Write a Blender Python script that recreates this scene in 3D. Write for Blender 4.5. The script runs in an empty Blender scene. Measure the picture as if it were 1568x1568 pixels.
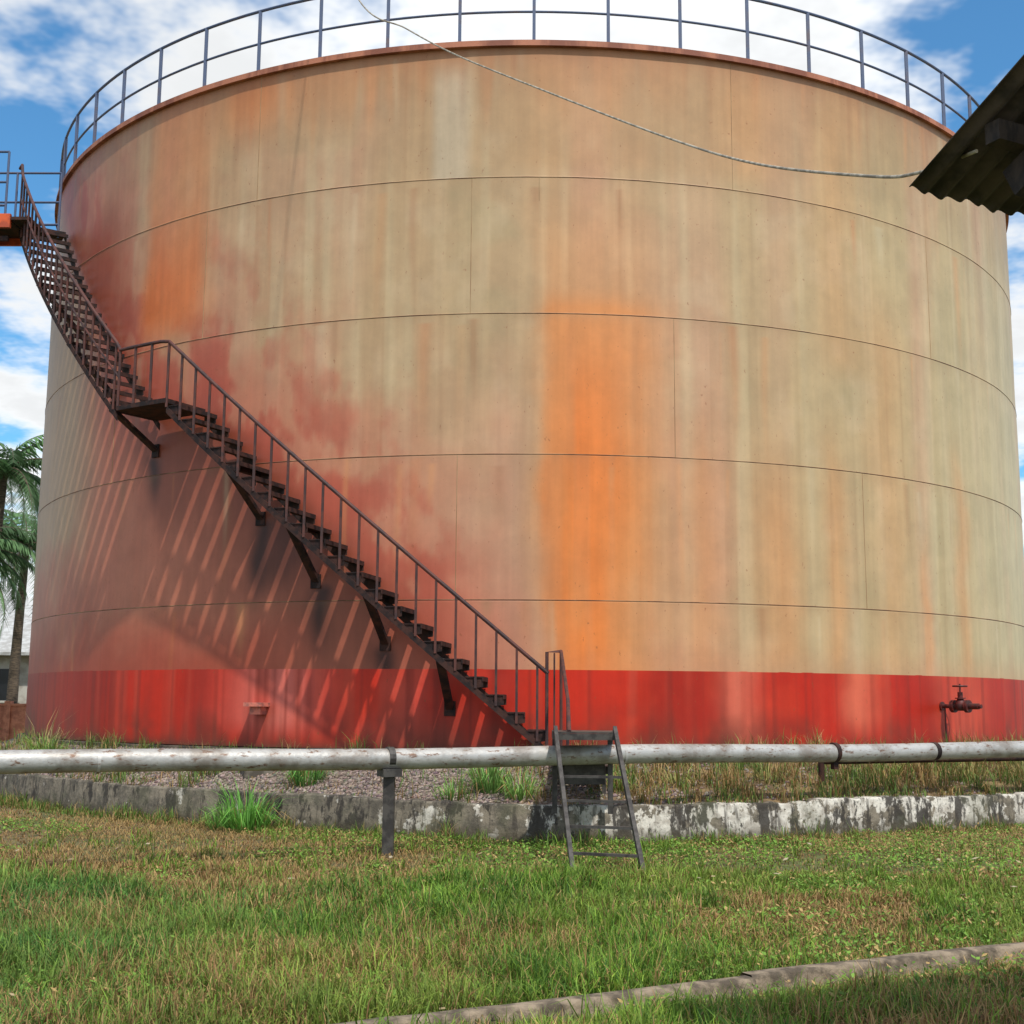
import bpy, numpy as np, math
from mathutils import Matrix, Vector
rng=np.random.default_rng(7)
sc=bpy.context.scene
sc.view_settings.view_transform='Standard'; sc.view_settings.look='None'; sc.view_settings.exposure=0
R=8.973; D=24.566; H=9.15; GZ=-0.816; CAMZ=0.584
rad=math.radians
# ---------------- helpers
def s2l(c):
    c=np.asarray(c,float)/255.0
    return np.where(c<=0.04045,c/12.92,((c+0.055)/1.055)**2.4)
def L(*c): return tuple(float(v) for v in s2l(c))+(1.0,)
_tab=np.random.default_rng(3).random((256,256))
def vn(x,y,seed=0):
    x=np.asarray(x,float)+seed*17.31; y=np.asarray(y,float)+seed*9.77
    xi=np.floor(x).astype(int); yi=np.floor(y).astype(int); fx=x-xi; fy=y-yi
    fx=fx*fx*(3-2*fx); fy=fy*fy*(3-2*fy)
    a=_tab[xi&255,yi&255]; b=_tab[(xi+1)&255,yi&255]; c=_tab[xi&255,(yi+1)&255]; d=_tab[(xi+1)&255,(yi+1)&255]
    return (a*(1-fx)+b*fx)*(1-fy)+(c*(1-fx)+d*fx)*fy
def fbm(x,y,seed=0,o=4):
    s=0;a=.5;t=0
    for i in range(o):
        s=s+a*vn(x*2**i,y*2**i,seed+i*3); t+=a; a*=.5
    return s/t
def SS(a,b,x):
    t=np.clip((x-a)/(b-a),0,1); return t*t*(3-2*t)
def cyl(th,r,z):
    a=rad(th); return np.array([r*math.sin(a),-r*math.cos(a),z])
class MB:
    def __init__(s): s.v=[];s.f=[]
    def add(s,vs,fs):
        b=len(s.v); s.v+= [tuple(map(float,v)) for v in vs]; s.f+=[tuple(b+i for i in f) for f in fs]
    def tube(s,pts,r,n=8,caps=True):
        pts=[np.array(p,float) for p in pts]; m=len(pts)
        rs=r if hasattr(r,'__len__') else [r]*m
        vs=[]
        up=None
        for i in range(m):
            d=pts[min(i+1,m-1)]-pts[max(i-1,0)]; d/=np.linalg.norm(d)+1e-12
            if up is None:
                up=np.array([0,0,1.]) if abs(d[2])<.9 else np.array([1.,0,0])
            a=np.cross(d,up); a/=np.linalg.norm(a)+1e-12; b=np.cross(a,d); up=b
            for k in range(n):
                t=2*math.pi*k/n; vs.append(pts[i]+rs[i]*(math.cos(t)*a+math.sin(t)*b))
        fs=[]
        for i in range(m-1):
            for k in range(n):
                fs.append((i*n+k,i*n+(k+1)%n,(i+1)*n+(k+1)%n,(i+1)*n+k))
        if caps: fs.append(tuple(range(n))[::-1]); fs.append(tuple((m-1)*n+k for k in range(n)))
        s.add(vs,fs)
    def hexa(s,c):
        s.add(c,[(3,2,1,0),(4,5,6,7),(0,1,5,4),(1,2,6,5),(2,3,7,6),(3,0,4,7)])
    def box(s,c,x,y,z):
        c,x,y,z=[np.array(q,float) for q in (c,x,y,z)]
        s.hexa([c-x-y-z,c+x-y-z,c+x+y-z,c-x+y-z,c-x-y+z,c+x-y+z,c+x+y+z,c-x+y+z])
    def abox(s,x0,x1,y0,y1,z0,z1):
        s.box(((x0+x1)/2,(y0+y1)/2,(z0+z1)/2),((x1-x0)/2,0,0),(0,(y1-y0)/2,0),(0,0,(z1-z0)/2))
    def bar(s,p,q,w,h):
        p=np.array(p,float);q=np.array(q,float);d=q-p;l=np.linalg.norm(d);d/=l
        up=np.array([0,0,1.]) if abs(d[2])<.95 else np.array([0,1.,0])
        a=np.cross(d,up);a/=np.linalg.norm(a);b=np.cross(a,d)
        s.box((p+q)/2,d*l/2,a*w/2,b*h/2)
    def plate(s,poly,t):
        n=len(poly); t=np.array(t,float); vs=[np.array(p,float) for p in poly]; vs=vs+[v+t for v in vs]
        s.add(vs,[tuple(range(n))[::-1],tuple(range(n,2*n))]+[(i,(i+1)%n,n+(i+1)%n,n+i) for i in range(n)])
    def obj(s,name,mat,parent=None,smooth=False,bevel=0):
        me=bpy.data.meshes.new(name); me.from_pydata(s.v,[],s.f); me.update()
        if smooth:
            me.polygons.foreach_set('use_smooth',[True]*len(me.polygons))
        o=bpy.data.objects.new(name,me); sc.collection.objects.link(o)
        if mat: me.materials.append(mat)
        if smooth and hasattr(me,'set_sharp_from_angle'): me.set_sharp_from_angle(angle=rad(40))
        if bevel:
            b=o.modifiers.new('b','BEVEL'); b.width=bevel; b.segments=2; b.limit_method='ANGLE'
        if parent: o.parent=parent
        return o
def empty(name):
    o=bpy.data.objects.new(name,None); sc.collection.objects.link(o); return o
def fastmesh(name,V,F3=None,F4=None,col=None,mat=None,parent=None,smooth=False):
    me=bpy.data.meshes.new(name); me.vertices.add(len(V)); me.vertices.foreach_set('co',np.asarray(V,np.float32).ravel())
    n4=0 if F4 is None else len(F4); n3=0 if F3 is None else len(F3)
    loops=[]
    if n4: loops.append(np.asarray(F4,np.int32).ravel())
    if n3: loops.append(np.asarray(F3,np.int32).ravel())
    lp=np.concatenate(loops); me.loops.add(len(lp)); me.loops.foreach_set('vertex_index',lp)
    st=np.concatenate([np.arange(n4)*4,n4*4+np.arange(n3)*3]).astype(np.int32)
    me.polygons.add(n4+n3); me.polygons.foreach_set('loop_start',st)
    if smooth: me.polygons.foreach_set('use_smooth',np.ones(n4+n3,bool))
    me.update(calc_edges=True); me.validate()
    if col is not None:
        at=me.color_attributes.new('Col','FLOAT_COLOR','POINT')
        c=np.ones((len(V),4),np.float32); c[:,:3]=col; at.data.foreach_set('color',c.ravel())
    o=bpy.data.objects.new(name,me); sc.collection.objects.link(o)
    if mat: me.materials.append(mat)
    if parent: o.parent=parent
    return o
# ---------------- material helpers
def mat_new(name):
    m=bpy.data.materials.new(name); m.use_nodes=True; nt=m.node_tree; b=nt.nodes['Principled BSDF']; return m,nt,b
def N(nt,t,**k):
    n=nt.nodes.new(t)
    for a,v in k.items():
        if a in n.inputs.keys(): n.inputs[a].default_value=v
        else: setattr(n,a,v)
    return n
def mix(nt,fac,a,b,bt='MIX'):
    n=nt.nodes.new('ShaderNodeMix'); n.data_type='RGBA'; n.blend_type=bt
    for s,v in ((0,fac),(6,a),(7,b)):
        if hasattr(v,'type') and hasattr(v,'links'): nt.links.new(v,n.inputs[s])
        else: n.inputs[s].default_value=v
    return n.outputs[2]
def noise(nt,scale=(1,1,1),sc_=5,detail=4,rough=.6,coord='Object'):
    tc=nt.nodes.new('ShaderNodeTexCoord'); mp=nt.nodes.new('ShaderNodeMapping'); mp.inputs['Scale'].default_value=scale
    nt.links.new(tc.outputs[coord],mp.inputs[0]); n=nt.nodes.new('ShaderNodeTexNoise')
    n.inputs['Scale'].default_value=sc_; n.inputs['Detail'].default_value=detail; n.inputs['Roughness'].default_value=rough
    nt.links.new(mp.outputs[0],n.inputs['Vector']); return n.outputs['Fac']
def ramp(nt,src,a,b,lo=0.,hi=1.):
    n=nt.nodes.new('ShaderNodeMapRange'); n.interpolation_type='SMOOTHSTEP'
    nt.links.new(src,n.inputs[0]); n.inputs[1].default_value=a; n.inputs[2].default_value=b; n.inputs[3].default_value=lo; n.inputs[4].default_value=hi
    return n.outputs[0]
def math_(nt,op,a,b):
    n=nt.nodes.new('ShaderNodeMath'); n.operation=op
    for i,v in enumerate((a,b)):
        if hasattr(v,'links'): nt.links.new(v,n.inputs[i])
        else: n.inputs[i].default_value=v
    return n.outputs[0]
def bump(nt,b,src,st=.3,dist=.01):
    n=nt.nodes.new('ShaderNodeBump'); n.inputs['Strength'].default_value=st; n.inputs['Distance'].default_value=dist
    nt.links.new(src,n.inputs['Height']); nt.links.new(n.outputs[0],b.inputs['Normal'])
def simple(name,c1,c2,sc_=6,rough=.7,a=.4,b_=.6,metal=0,scale=(1,1,1),bs=.3,bd=.005,spec=.5):
    m,nt,b=mat_new(name)
    f=ramp(nt,noise(nt,scale,sc_),a,b_)
    nt.links.new(mix(nt,f,c1,c2),b.inputs['Base Color']); b.inputs['Roughness'].default_value=rough; b.inputs['Metallic'].default_value=metal
    b.inputs['Specular IOR Level'].default_value=spec
    if bs: bump(nt,b,noise(nt,(1,1,1),sc_*6,2),bs,bd)
    return m
M_steel=simple('stair_steel',L(38,30,30),L(68,44,38),8,.75,spec=.25)
M_rail=simple('stair_rail_rust',L(88,48,40),L(58,38,38),6,.7)
M_blue=simple('blue_grey_paint',L(76,90,120),L(98,84,88),4,.6,.5,.75)
M_rim=simple('rusty_rim',L(180,116,88),L(134,78,58),3,.7,scale=(1,1,.2))
M_seam=simple('seam_weld',L(104,70,46),L(146,116,84),2,.8,bs=0)
M_vseam=simple('seam_weld_vertical',L(150,116,82),L(170,142,106),2,.8,bs=0)
M_roof=simple('tank_roof_paint',L(165,145,110),L(140,100,70),2)
m,nt,b=mat_new('silver_pipe_paint'); M_pipe=m
f1=ramp(nt,noise(nt,(1,1,1),3,6,.65),.40,.66)
f2=ramp(nt,noise(nt,(1,1,3),9,6,.7),.54,.66)
c=mix(nt,f1,L(178,176,172),L(138,130,122)); c=mix(nt,f2,c,L(112,84,66))
nt.links.new(c,b.inputs['Base Color']); b.inputs['Metallic'].default_value=.3; b.inputs['Roughness'].default_value=.52
bump(nt,b,noise(nt,(1,1,1),14,5),.5,.012)
M_redval=simple('valve_paint',L(96,34,30),L(66,34,32),12,.55)
M_ladder=simple('ladder_steel',L(74,70,66),L(48,44,42),10,.6)
M_cable=simple('cable_sheath',L(176,166,148),L(130,120,104),20,.6,bs=0)
M_corr=simple('corrugated_sheet',L(84,74,70),L(44,40,40),5,.8)
M_wood=simple('roof_timber',L(60,50,44),L(38,32,30),8,.85,scale=(4,1,1))
M_trunk=simple('palm_trunk',L(112,98,82),L(74,64,54),6,.9,scale=(1,1,6))
M_bwall=simple('painted_wall',L(190,186,176),L(166,158,146),2,.8)
M_broof=simple('sheet_roof',L(188,188,186),L(160,158,154),3,.6)
M_dark=simple('dark_opening',L(30,32,36),L(24,24,26),2,.3,bs=0)
M_orange=simple('orange_beam',L(214,92,40),L(170,72,40),4,.6)
# ---- tank shell material
m,nt,b=mat_new('tank_paint'); M_tank=m
at=N(nt,'ShaderNodeAttribute',attribute_name='Col')
st=ramp(nt,noise(nt,(1,1,.05),9,4,.55),.3,.75,.95,1.05)
bl=ramp(nt,noise(nt,(1,1,1),1.6,6,.7),.3,.7,.91,1.07)
mu=math_(nt,'MULTIPLY',st,bl)
cmb=nt.nodes.new('ShaderNodeCombineColor')
for i in range(3): nt.links.new(mu,cmb.inputs[i])
c=mix(nt,1.0,at.outputs['Color'],cmb.outputs[0],'MULTIPLY')
sp=ramp(nt,noise(nt,(1,1,.6),24,2,.6),.68,.76,0,.5)
c=mix(nt,sp,c,L(136,76,46))
nt.links.new(c,b.inputs['Base Color'])
b.inputs['Roughness'].default_value=.5; b.inputs['Specular IOR Level'].default_value=.4
bump(nt,b,noise(nt,(1,1,.8),1.1,3,.5),.35,.03)
# ---- foliage material
def leafmat(name,tr=.3,rough=.6):
    m,nt,b=mat_new(name); at=N(nt,'ShaderNodeAttribute',attribute_name='Col')
    nt.links.new(at.outputs['Color'],b.inputs['Base Color']); b.inputs['Roughness'].default_value=rough; b.inputs['Specular IOR Level'].default_value=.25
    t=nt.nodes.new('ShaderNodeBsdfTranslucent'); nt.links.new(at.outputs['Color'],t.inputs[0])
    ms=nt.nodes.new('ShaderNodeMixShader'); ms.inputs[0].default_value=tr
    nt.links.new(b.outputs[0],ms.inputs[1]); nt.links.new(t.outputs[0],ms.inputs[2])
    nt.links.new(ms.outputs[0],nt.nodes['Material Output'].inputs[0]); return m
M_leaf=leafmat('grass_blades'); M_palm=leafmat('palm_leaflets',.25)
# ---------------- camera
cam=bpy.data.cameras.new('camera'); cam.sensor_width=36; cam.lens=1939.2/1568*36; cam.clip_end=3000; cam.clip_start=.05
co=bpy.data.objects.new('camera',cam); sc.collection.objects.link(co); sc.camera=co
co.matrix_world=Matrix.Translation((0,-D,CAMZ))@Matrix.Rotation(rad(.728),4,'Z')@Matrix.Rotation(rad(98.532),4,'X')@Matrix.Rotation(rad(.414),4,'Z')
# ---------------- light
az=25; el=60
sd=Vector((math.sin(rad(az))*math.cos(rad(el)),-math.cos(rad(az))*math.cos(rad(el)),math.sin(rad(el))))
sl=bpy.data.lights.new('sun','SUN'); sl.energy=3.9; sl.angle=rad(1.1); sl.color=(1,.95,.87)
so=bpy.data.objects.new('sun',sl); sc.collection.objects.link(so); so.rotation_euler=sd.to_track_quat('Z','Y').to_euler(); so.location=(10,-30,40)
w=bpy.data.worlds.new('World'); sc.world=w; w.use_nodes=True; nt=w.node_tree; bg=nt.nodes['Background']
sky=nt.nodes.new('ShaderNodeTexSky'); sky.sky_type='NISHITA'; sky.sun_disc=False; sky.sun_elevation=rad(el); sky.sun_rotation=rad(180-az); sky.ozone_density=2.5; sky.air_density=1.0; sky.dust_density=.5
tc=nt.nodes.new('ShaderNodeTexCoord'); sx=nt.nodes.new('ShaderNodeSeparateXYZ'); nt.links.new(tc.outputs['Generated'],sx.inputs[0])
zz=math_(nt,'ADD',math_(nt,'MAXIMUM',sx.outputs[2],0.0),.18)
cx=nt.nodes.new('ShaderNodeCombineXYZ'); nt.links.new(math_(nt,'DIVIDE',sx.outputs[0],zz),cx.inputs[0]); nt.links.new(math_(nt,'DIVIDE',sx.outputs[1],zz),cx.inputs[1])
def wn(scale,detail,rough,off):
    mp=nt.nodes.new('ShaderNodeMapping'); mp.inputs['Location'].default_value=off; nt.links.new(cx.outputs[0],mp.inputs[0])
    n=nt.nodes.new('ShaderNodeTexNoise'); n.noise_dimensions='2D'; n.inputs['Scale'].default_value=scale; n.inputs['Detail'].default_value=detail; n.inputs['Roughness'].default_value=rough
    nt.links.new(mp.outputs[0],n.inputs['Vector']); return n.outputs['Fac']
n1=wn(3.4,5,.6,(2.3,7.2,0))
dist=math_(nt,'ABSOLUTE',math_(nt,'SUBTRACT',sx.outputs[0],.05),0.0)
bias=ramp(nt,dist,.10,.34,.22,.0)
low=ramp(nt,sx.outputs[2],.12,.40,.12,0.)
tot=math_(nt,'ADD',math_(nt,'ADD',n1,bias),low)
cl=ramp(nt,tot,.41,.66)
sh=ramp(nt,n1,.35,.7,11.6,9.0)
cw=nt.nodes.new('ShaderNodeCombineColor')
nt.links.new(math_(nt,'MULTIPLY',sh,.965),cw.inputs[0]); nt.links.new(math_(nt,'MULTIPLY',sh,.985),cw.inputs[1]); nt.links.new(sh,cw.inputs[2])
skc=mix(nt,1.0,sky.outputs[0],(.85,1.55,1.8,1),'MULTIPLY')
nt.links.new(mix(nt,cl,skc,cw.outputs[0]),bg.inputs[0]); bg.inputs[1].default_value=.1
# ---------------- ground
def build_ground():
    m,nt,b=mat_new('ground_soil_turf')
    f=ramp(nt,noise(nt,(1,1,1),.6,5,.6),.4,.6); g=ramp(nt,noise(nt,(1,1,1),9,4,.7),.35,.65)
    c=mix(nt,f,L(124,106,68),L(84,104,46)); c=mix(nt,g,c,L(76,68,44))
    nt.links.new(c,b.inputs['Base Color']); b.inputs['Roughness'].default_value=.95; bump(nt,b,noise(nt,(1,1,1),14),.6,.03)
    me=MB(); s=900
    xs=[-s,-40,-20,-10,-5,0,5,10,20,40,s]
    vs=[(x,y,GZ) for y in xs for x in xs]; n=len(xs)
    fs=[(j*n+i,j*n+i+1,(j+1)*n+i+1,(j+1)*n+i) for j in range(n-1) for i in range(n-1)]
    me.add(vs,fs); me.obj('ground',m)
build_ground()
# ---------------- tank
tank=empty('storage_tank')
def tank_color(T0_,Z):
    T=T0_+ (fbm(T0_/5,Z/.9,11)-.5)*2.2
    def C(*c): return s2l(c)[None,None,:]*np.ones(T.shape+(1,))
    col=C(180,152,116)
    def lay(c,mk):
        nonlocal col
        mk=np.clip(mk,0,1)[...,None]; col=col*(1-mk)+C(*c)*mk
    cr=np.floor(np.clip(Z,0,9.14)/1.83)
    Tb=T0_+(fbm(T0_/9,Z/4,12)-.5)*1.2
    band=vn(Tb*.30,Z*.10,5); band2=vn(Tb*1.1,Z*.12,6); band3=vn(T0_*2.6,Z*.10+cr*.6,8)
    blot=fbm(T0_/7,Z/1.1,15); blot2=fbm(T0_/2.5,Z/.5,16)
    lay((188,171,130),SS(2,40,T)*.65)
    lay((194,150,122),SS(.42,.8,band)*.75)
    lay((164,150,114),SS(.5,.7,blot)*.4)
    lay((202,186,150),SS(.5,.9,band2)*.42)
    lay((204,182,150),SS(.55,.8,blot2)*.25)
    lay((154,122,88),SS(.65,.95,band3)*.24)
    lay((168,134,98),SS(6.9,8.9,Z)*.6)
    lay((198,191,154),SS(32,62,T)*SS(9,3,Z)*.5)
    lay((200,130,78),SS(8.1,9.1,Z+ (band2-.5)*1.4)*SS(-35,-15,T)*SS(25,5,T)*.4)
    lay((188,174,150),SS(-8.6,-7.6,T0_)*SS(-4.5,-6.2,T)*(Z>7.32)*SS(9.1,8.6,Z)*.65)
    lay((176,136,92),SS(-4,1,T)*SS(24,8,T)*SS(7.3,7.6,Z)*.35)
    for t0,w_,z0,z1,a in ((14.5,1.4,1,4,.45),(21,1.8,1,3.6,.45),(26.5,1.2,1,3.9,.42),(33,2.4,1,6,.28),(19,3,7.5,9.1,.3),(28,2.5,5,9.1,.25),(44,1.2,1,4,.4),(38,.6,1,2.6,.4)):
        lay((214,144,86),np.exp(-((T-t0)/w_)**2)*SS(z0-.3,z0+.3,Z)*SS(z1+.8,z1-.8,Z)*a)
    # orange repaint
    o=SS(-.6,2.2,T)*SS(14,6.5,T)
    zf=SS(5.9,5.3,Z)+.5*SS(7.8,5.4,Z)*(Z>5.5)+.12
    lay((208,138,82),o*zf*(.72+.3*blot))
    lay((224,126,56),SS(.3,3.2,T)*SS(10.5,4,T)*SS(5.7,3.8,Z)*(.40+.6*SS(.3,.6,fbm(T0_/3,Z/2.2,17))))
    lay((206,134,84),SS(.5,.8,band3)*o*SS(5.8,5,Z)*.3)
    lay((200,144,104),SS(9,14,T)*SS(21,13,T)*SS(5.2,2.0,Z)*.5)
    lay((192,138,114),SS(-14,-4,T)*SS(2,-1,T)*SS(6,2,Z)*.6)
    # reddish overspray beside the stairs, with stair shade painted in below
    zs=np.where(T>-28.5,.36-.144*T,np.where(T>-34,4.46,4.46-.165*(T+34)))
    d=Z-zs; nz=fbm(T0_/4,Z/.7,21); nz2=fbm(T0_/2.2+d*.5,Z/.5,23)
    hz=np.where(d>0,np.exp(-(d/(.6+2.2*nz))**2),1)*SS(4,-5,T)
    lay((190,112,88),hz*.9)
    lay((172,74,56),np.where(d>0,np.exp(-(d/(.05+2.1*SS(.25,.75,nz2)))**2),np.exp(-(d/1.4)**2))*SS(-2,-9,T)*.82)
    lay((152,76,54),SS(-36,-45,T)*np.where(d>0,1,0)*SS(9.8,6.8,Z+(nz-.5)*2)*.85)
    lay((208,108,42),SS(-39,-36.5,T)*SS(-28,-32,T)*SS(5.3,6.0,Z)*(.40+.45*SS(8.0,6.2,Z))*.95)
    lay((204,122,64),SS(-31,-27,T)*SS(-18,-25,T)*SS(7.9,8.9,Z)*.65)
    lay((172,146,112),SS(-42,-52,T)*SS(.3,-1.0,d)*SS(1.7,3,Z+(nz-.5))*.85)
    lay((162,92,70),SS(-4,-16,T)*SS(3.0,1.0,Z+(nz-.5)*2)*.8)
    lay((166,62,42),SS(-10,-30,T)*SS(1.9,.9,Z+(nz-.5)*.8)*.65)
    lay((118,66,48),SS(.3,-.2,d)*SS(-2.4,-.6,d+(nz2-.5)*1.5)*SS(-7,-15,T)*SS(-42,-34,T)*.6)  # dark brown under the stairs, deepens their shadow in the shell colour
    lay((200,126,90),SS(-4,4,T)*SS(1.4,.9,Z)*.25)
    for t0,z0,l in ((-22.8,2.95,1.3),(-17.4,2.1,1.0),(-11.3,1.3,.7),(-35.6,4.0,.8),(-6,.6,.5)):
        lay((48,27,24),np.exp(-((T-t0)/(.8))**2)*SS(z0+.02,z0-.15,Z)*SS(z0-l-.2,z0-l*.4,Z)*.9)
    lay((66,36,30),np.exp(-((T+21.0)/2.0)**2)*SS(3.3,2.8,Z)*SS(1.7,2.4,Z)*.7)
    g=np.random.default_rng(77)
    for k in range(120):
        t0=g.uniform(-62,62); w_=g.uniform(.10,.6); z1=g.choice([9.15,9.15,7.32,5.49,3.66,1.83])-g.uniform(0,.15); l=g.uniform(.3,2.4); a=g.uniform(.12,.42)
        cc=[(148,92,58),(206,146,96),(148,120,88),(206,194,162),(192,114,66)][g.integers(0,5)]
        mk=np.exp(-((T0_+.15*np.sin(Z*2+k)-t0)/(w_*(1-.35*np.clip((z1-Z)/l,0,1))))**2)*(Z<z1)*SS(z1-l,z1-l*.2,Z)*a
        lay(cc,mk)
    for zz_ in (1.83,3.66,5.49,7.32):
        dd=zz_-Z; lay((150,114,80),(dd>0)*np.exp(-dd/.10)*.35*vn(T0_*1.5,zz_*3,9))
    dd=9.15-Z; lay((120,72,50),np.exp(-dd/.10)*.6); lay((158,98,62),np.exp(-dd/(.12+.6*band3**2))*.45)
    red=Z<.978+.006*(vn(T0_*.8,0,13)-.5)
    col2=col.copy(); col=C(196,38,6)
    lay((170,26,12),SS(10,35,T)*.6); lay((140,26,12),SS(.40,.8,band)*.6); lay((212,66,34),SS(.5,.7,blot)*.4)
    lay((212,112,98),np.exp(-((T+21)/4.2)**2)*.95*SS(.0,.4,Z)); lay((212,92,76),np.exp(-((T+9)/6)**2)*.6*SS(.7,.3,nz))
    lay((214,112,88),np.exp(-((T-17.5)/1.5)**2)*.85); lay((214,108,80),np.exp(-((T-29)/1.8)**2)*.85*SS(0,.5,Z)); lay((212,86,62),np.exp(-((T-43)/4)**2)*.75)
    lay((140,42,26),SS(-40,-52,T)*.65); lay((192,76,54),SS(.6,.9,band2)*.45); lay((128,36,22),SS(.6,.95,band3)*.55)
    lay((104,46,32),SS(.48,.72,blot2)*SS(.7,.05,Z)*.65)
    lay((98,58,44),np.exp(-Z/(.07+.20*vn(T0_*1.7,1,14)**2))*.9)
    return np.where(red[...,None],col,col2)
def build_shell():
    th=np.concatenate([np.arange(-110,110.01,.22),np.arange(114,248,4)])
    zs=np.unique(np.round(np.concatenate([np.arange(0,9.15,.036),[9.15,.970,.975,.98,.985]+[v+e for v in (1.83,3.66,5.49,7.32) for e in(-.002,.002)]]),4))
    T,Z=np.meshgrid(th,zs)
    dent=(fbm(T/7,Z/1.5,31,3)-.5)*.02
    cr=np.floor(np.clip(Z,0,9.14)/1.83); rr=R+dent-cr*.002
    V=np.stack([rr*np.sin(np.radians(T)),-rr*np.cos(np.radians(T)),Z],-1)
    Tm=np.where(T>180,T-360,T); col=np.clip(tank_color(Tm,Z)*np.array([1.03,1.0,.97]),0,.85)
    nz,nt_=T.shape; i=np.arange(nz*nt_).reshape(nz,nt_); j=np.roll(i,-1,1)
    F=np.stack([i[:-1],j[:-1],j[1:],i[1:]],-1).reshape(-1,4)
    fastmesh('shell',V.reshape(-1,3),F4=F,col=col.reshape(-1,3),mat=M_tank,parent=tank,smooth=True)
build_shell()
def ring(mb,r0,r1,z0,z1,n=360,a0=0,a1=360):
    full=(a1-a0)>=360; k=n if full else n+1
    vs=[];fs=[]
    for i in range(k):
        t=rad(a0+(a1-a0)*i/n); s,c=math.sin(t),-math.cos(t)
        for r,z in ((r0,z0),(r1,z0),(r1,z1),(r0,z1)): vs.append((r*s,r*c,z))
    for i in range(n):
        a=i*4;b=((i+1)%k)*4
        for q in range(4): fs.append((a+q,b+q,b+(q+1)%4,a+(q+1)%4))
    mb.add(vs,fs)
def shell_r(t,z):
    tt=t if t<250 else t-360
    return R+(float(fbm(tt/7,z/1.5,31,3))-.5)*.02-math.floor(min(z,9.14)/1.83)*.002
mb=MB()
for z in (1.83,3.66,5.49,7.32):
    mb.tube([cyl(t,shell_r(t,z)+.001,z) for t in np.arange(-110,110.1,.5)],.0065,6)
mb.obj('weld_seams',M_seam,tank,smooth=True)
mb=MB()
for t,z0,z1 in ((-4.8,5.49,7.32),(12,3.66,5.49),(-5.7,1.83,3.66),(30,1.83,3.66),(-24.5,7.32,9.15),(17.5,7.32,9.15),(-42,3.66,5.49),(40,5.49,7.32),(.8,7.0,7.32),(-30,5.49,7.32)):
    mb.tube([cyl(t,shell_r(t,z)-.001,z) for z in np.linspace(z0,z1,20)],.005,6)
mb.obj('vertical_welds',M_vseam,tank,smooth=True)
mb=MB(); ring(mb,R-.05,R+.05,9.12,9.145,480); ring(mb,R-.005,R+.045,9.147,9.20,480); mb.obj('rim_angle',M_rim,tank)
mb=MB(); n=96
vs=[(0,0,9.9)]+[((R-.06)*math.sin(2*math.pi*i/n),(R-.06)*math.cos(2*math.pi*i/n),9.16) for i in range(n)]
mb.add(vs,[(0,1+(i+1)%n,1+i) for i in range(n)]); mb.obj('roof_plate',M_roof,tank)
mb=MB()
step=360/57
rr=R-.02
for i in range(57):
    t=.3+i*step; mb.bar(cyl(t,rr,9.15),cyl(t,rr,10.12),.042,.042)
for z,r_ in ((9.63,.017),(10.12,.021)):
    mb.tube([cyl(.3+i*step/4,rr,z) for i in range(57*4+1)],r_,8)
mb.tube([cyl(.3-3*step,rr,9.2),cyl(.3-3*step,rr,11.3)],.02)
mb.obj('guard_rail',M_blue,tank,smooth=True)
mb=MB(); c=cyl(-22.1,R+.1,.53); n_=cyl(-22.1,1,0); t_=np.array([math.cos(rad(-22.1)),math.sin(rad(-22.1)),0])
mb.box(c,t_*.13,n_*.11,(0,0,.025)); mb.box(c-np.array([0,0,.075])-n_*.03,t_*.08,n_*.07,(0,0,.05)); mb.obj('shell_bracket_box',simple('bracket_paint',L(216,124,104),L(160,100,90),8),tank)
mb=MB(); ring(mb,R-.3,R+.12,-.6,-.012,240); mb.obj('foundation_ring',simple('base_concrete',L(110,100,86),L(70,64,56),4,.9),tank)
# ---------------- valve
val=empty('gate_valve'); mb=MB()
th=39.3; n_=cyl(th,1,0); t_=np.array([math.cos(rad(th)),math.sin(rad(th)),0]); up=np.array([0,0,1.])
z=.57; base=n_*R+up*z
def al(a,b,r,n=16): mb.tube([base+n_*a,base+n_*b],r,n)
al(-.02,.60,.028); al(0,.02,.06); al(.16,.185,.085);al(.19,.21,.085); al(.21,.37,.05); al(.37,.395,.085); al(.40,.42,.085); al(.42,.56,.04)
c=base+n_*.29
mb.tube([c-up*.06,c-up*.02,c+up*.03,c+up*.07,c+up*.10],[.045,.075,.075,.06,.04],16)
mb.tube([c+up*.10,c+up*.115],.07,16); mb.tube([c+up*.115,c+up*.19],.035,12); mb.tube([c+up*.19,c+up*.30],.012,8)
wc=c+up*.27
mb.tube([wc+.09*(math.cos(a)*n_+math.sin(a)*t_) for a in np.linspace(0,2*math.pi,25)],.012,8)
for k in range(4):
    a=k*math.pi/2; mb.tube([wc,wc+.09*(math.cos(a)*n_+math.sin(a)*t_)],.009,6)
mb.obj('valve_body',M_redval,val,smooth=True)
mb=MB(); mb.tube([base+n_*.05,base+n_*.05-up*.3,base+n_*.06-up*.68],.012,8); mb.obj('drain_pipe',M_redval,val,smooth=True)
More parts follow.
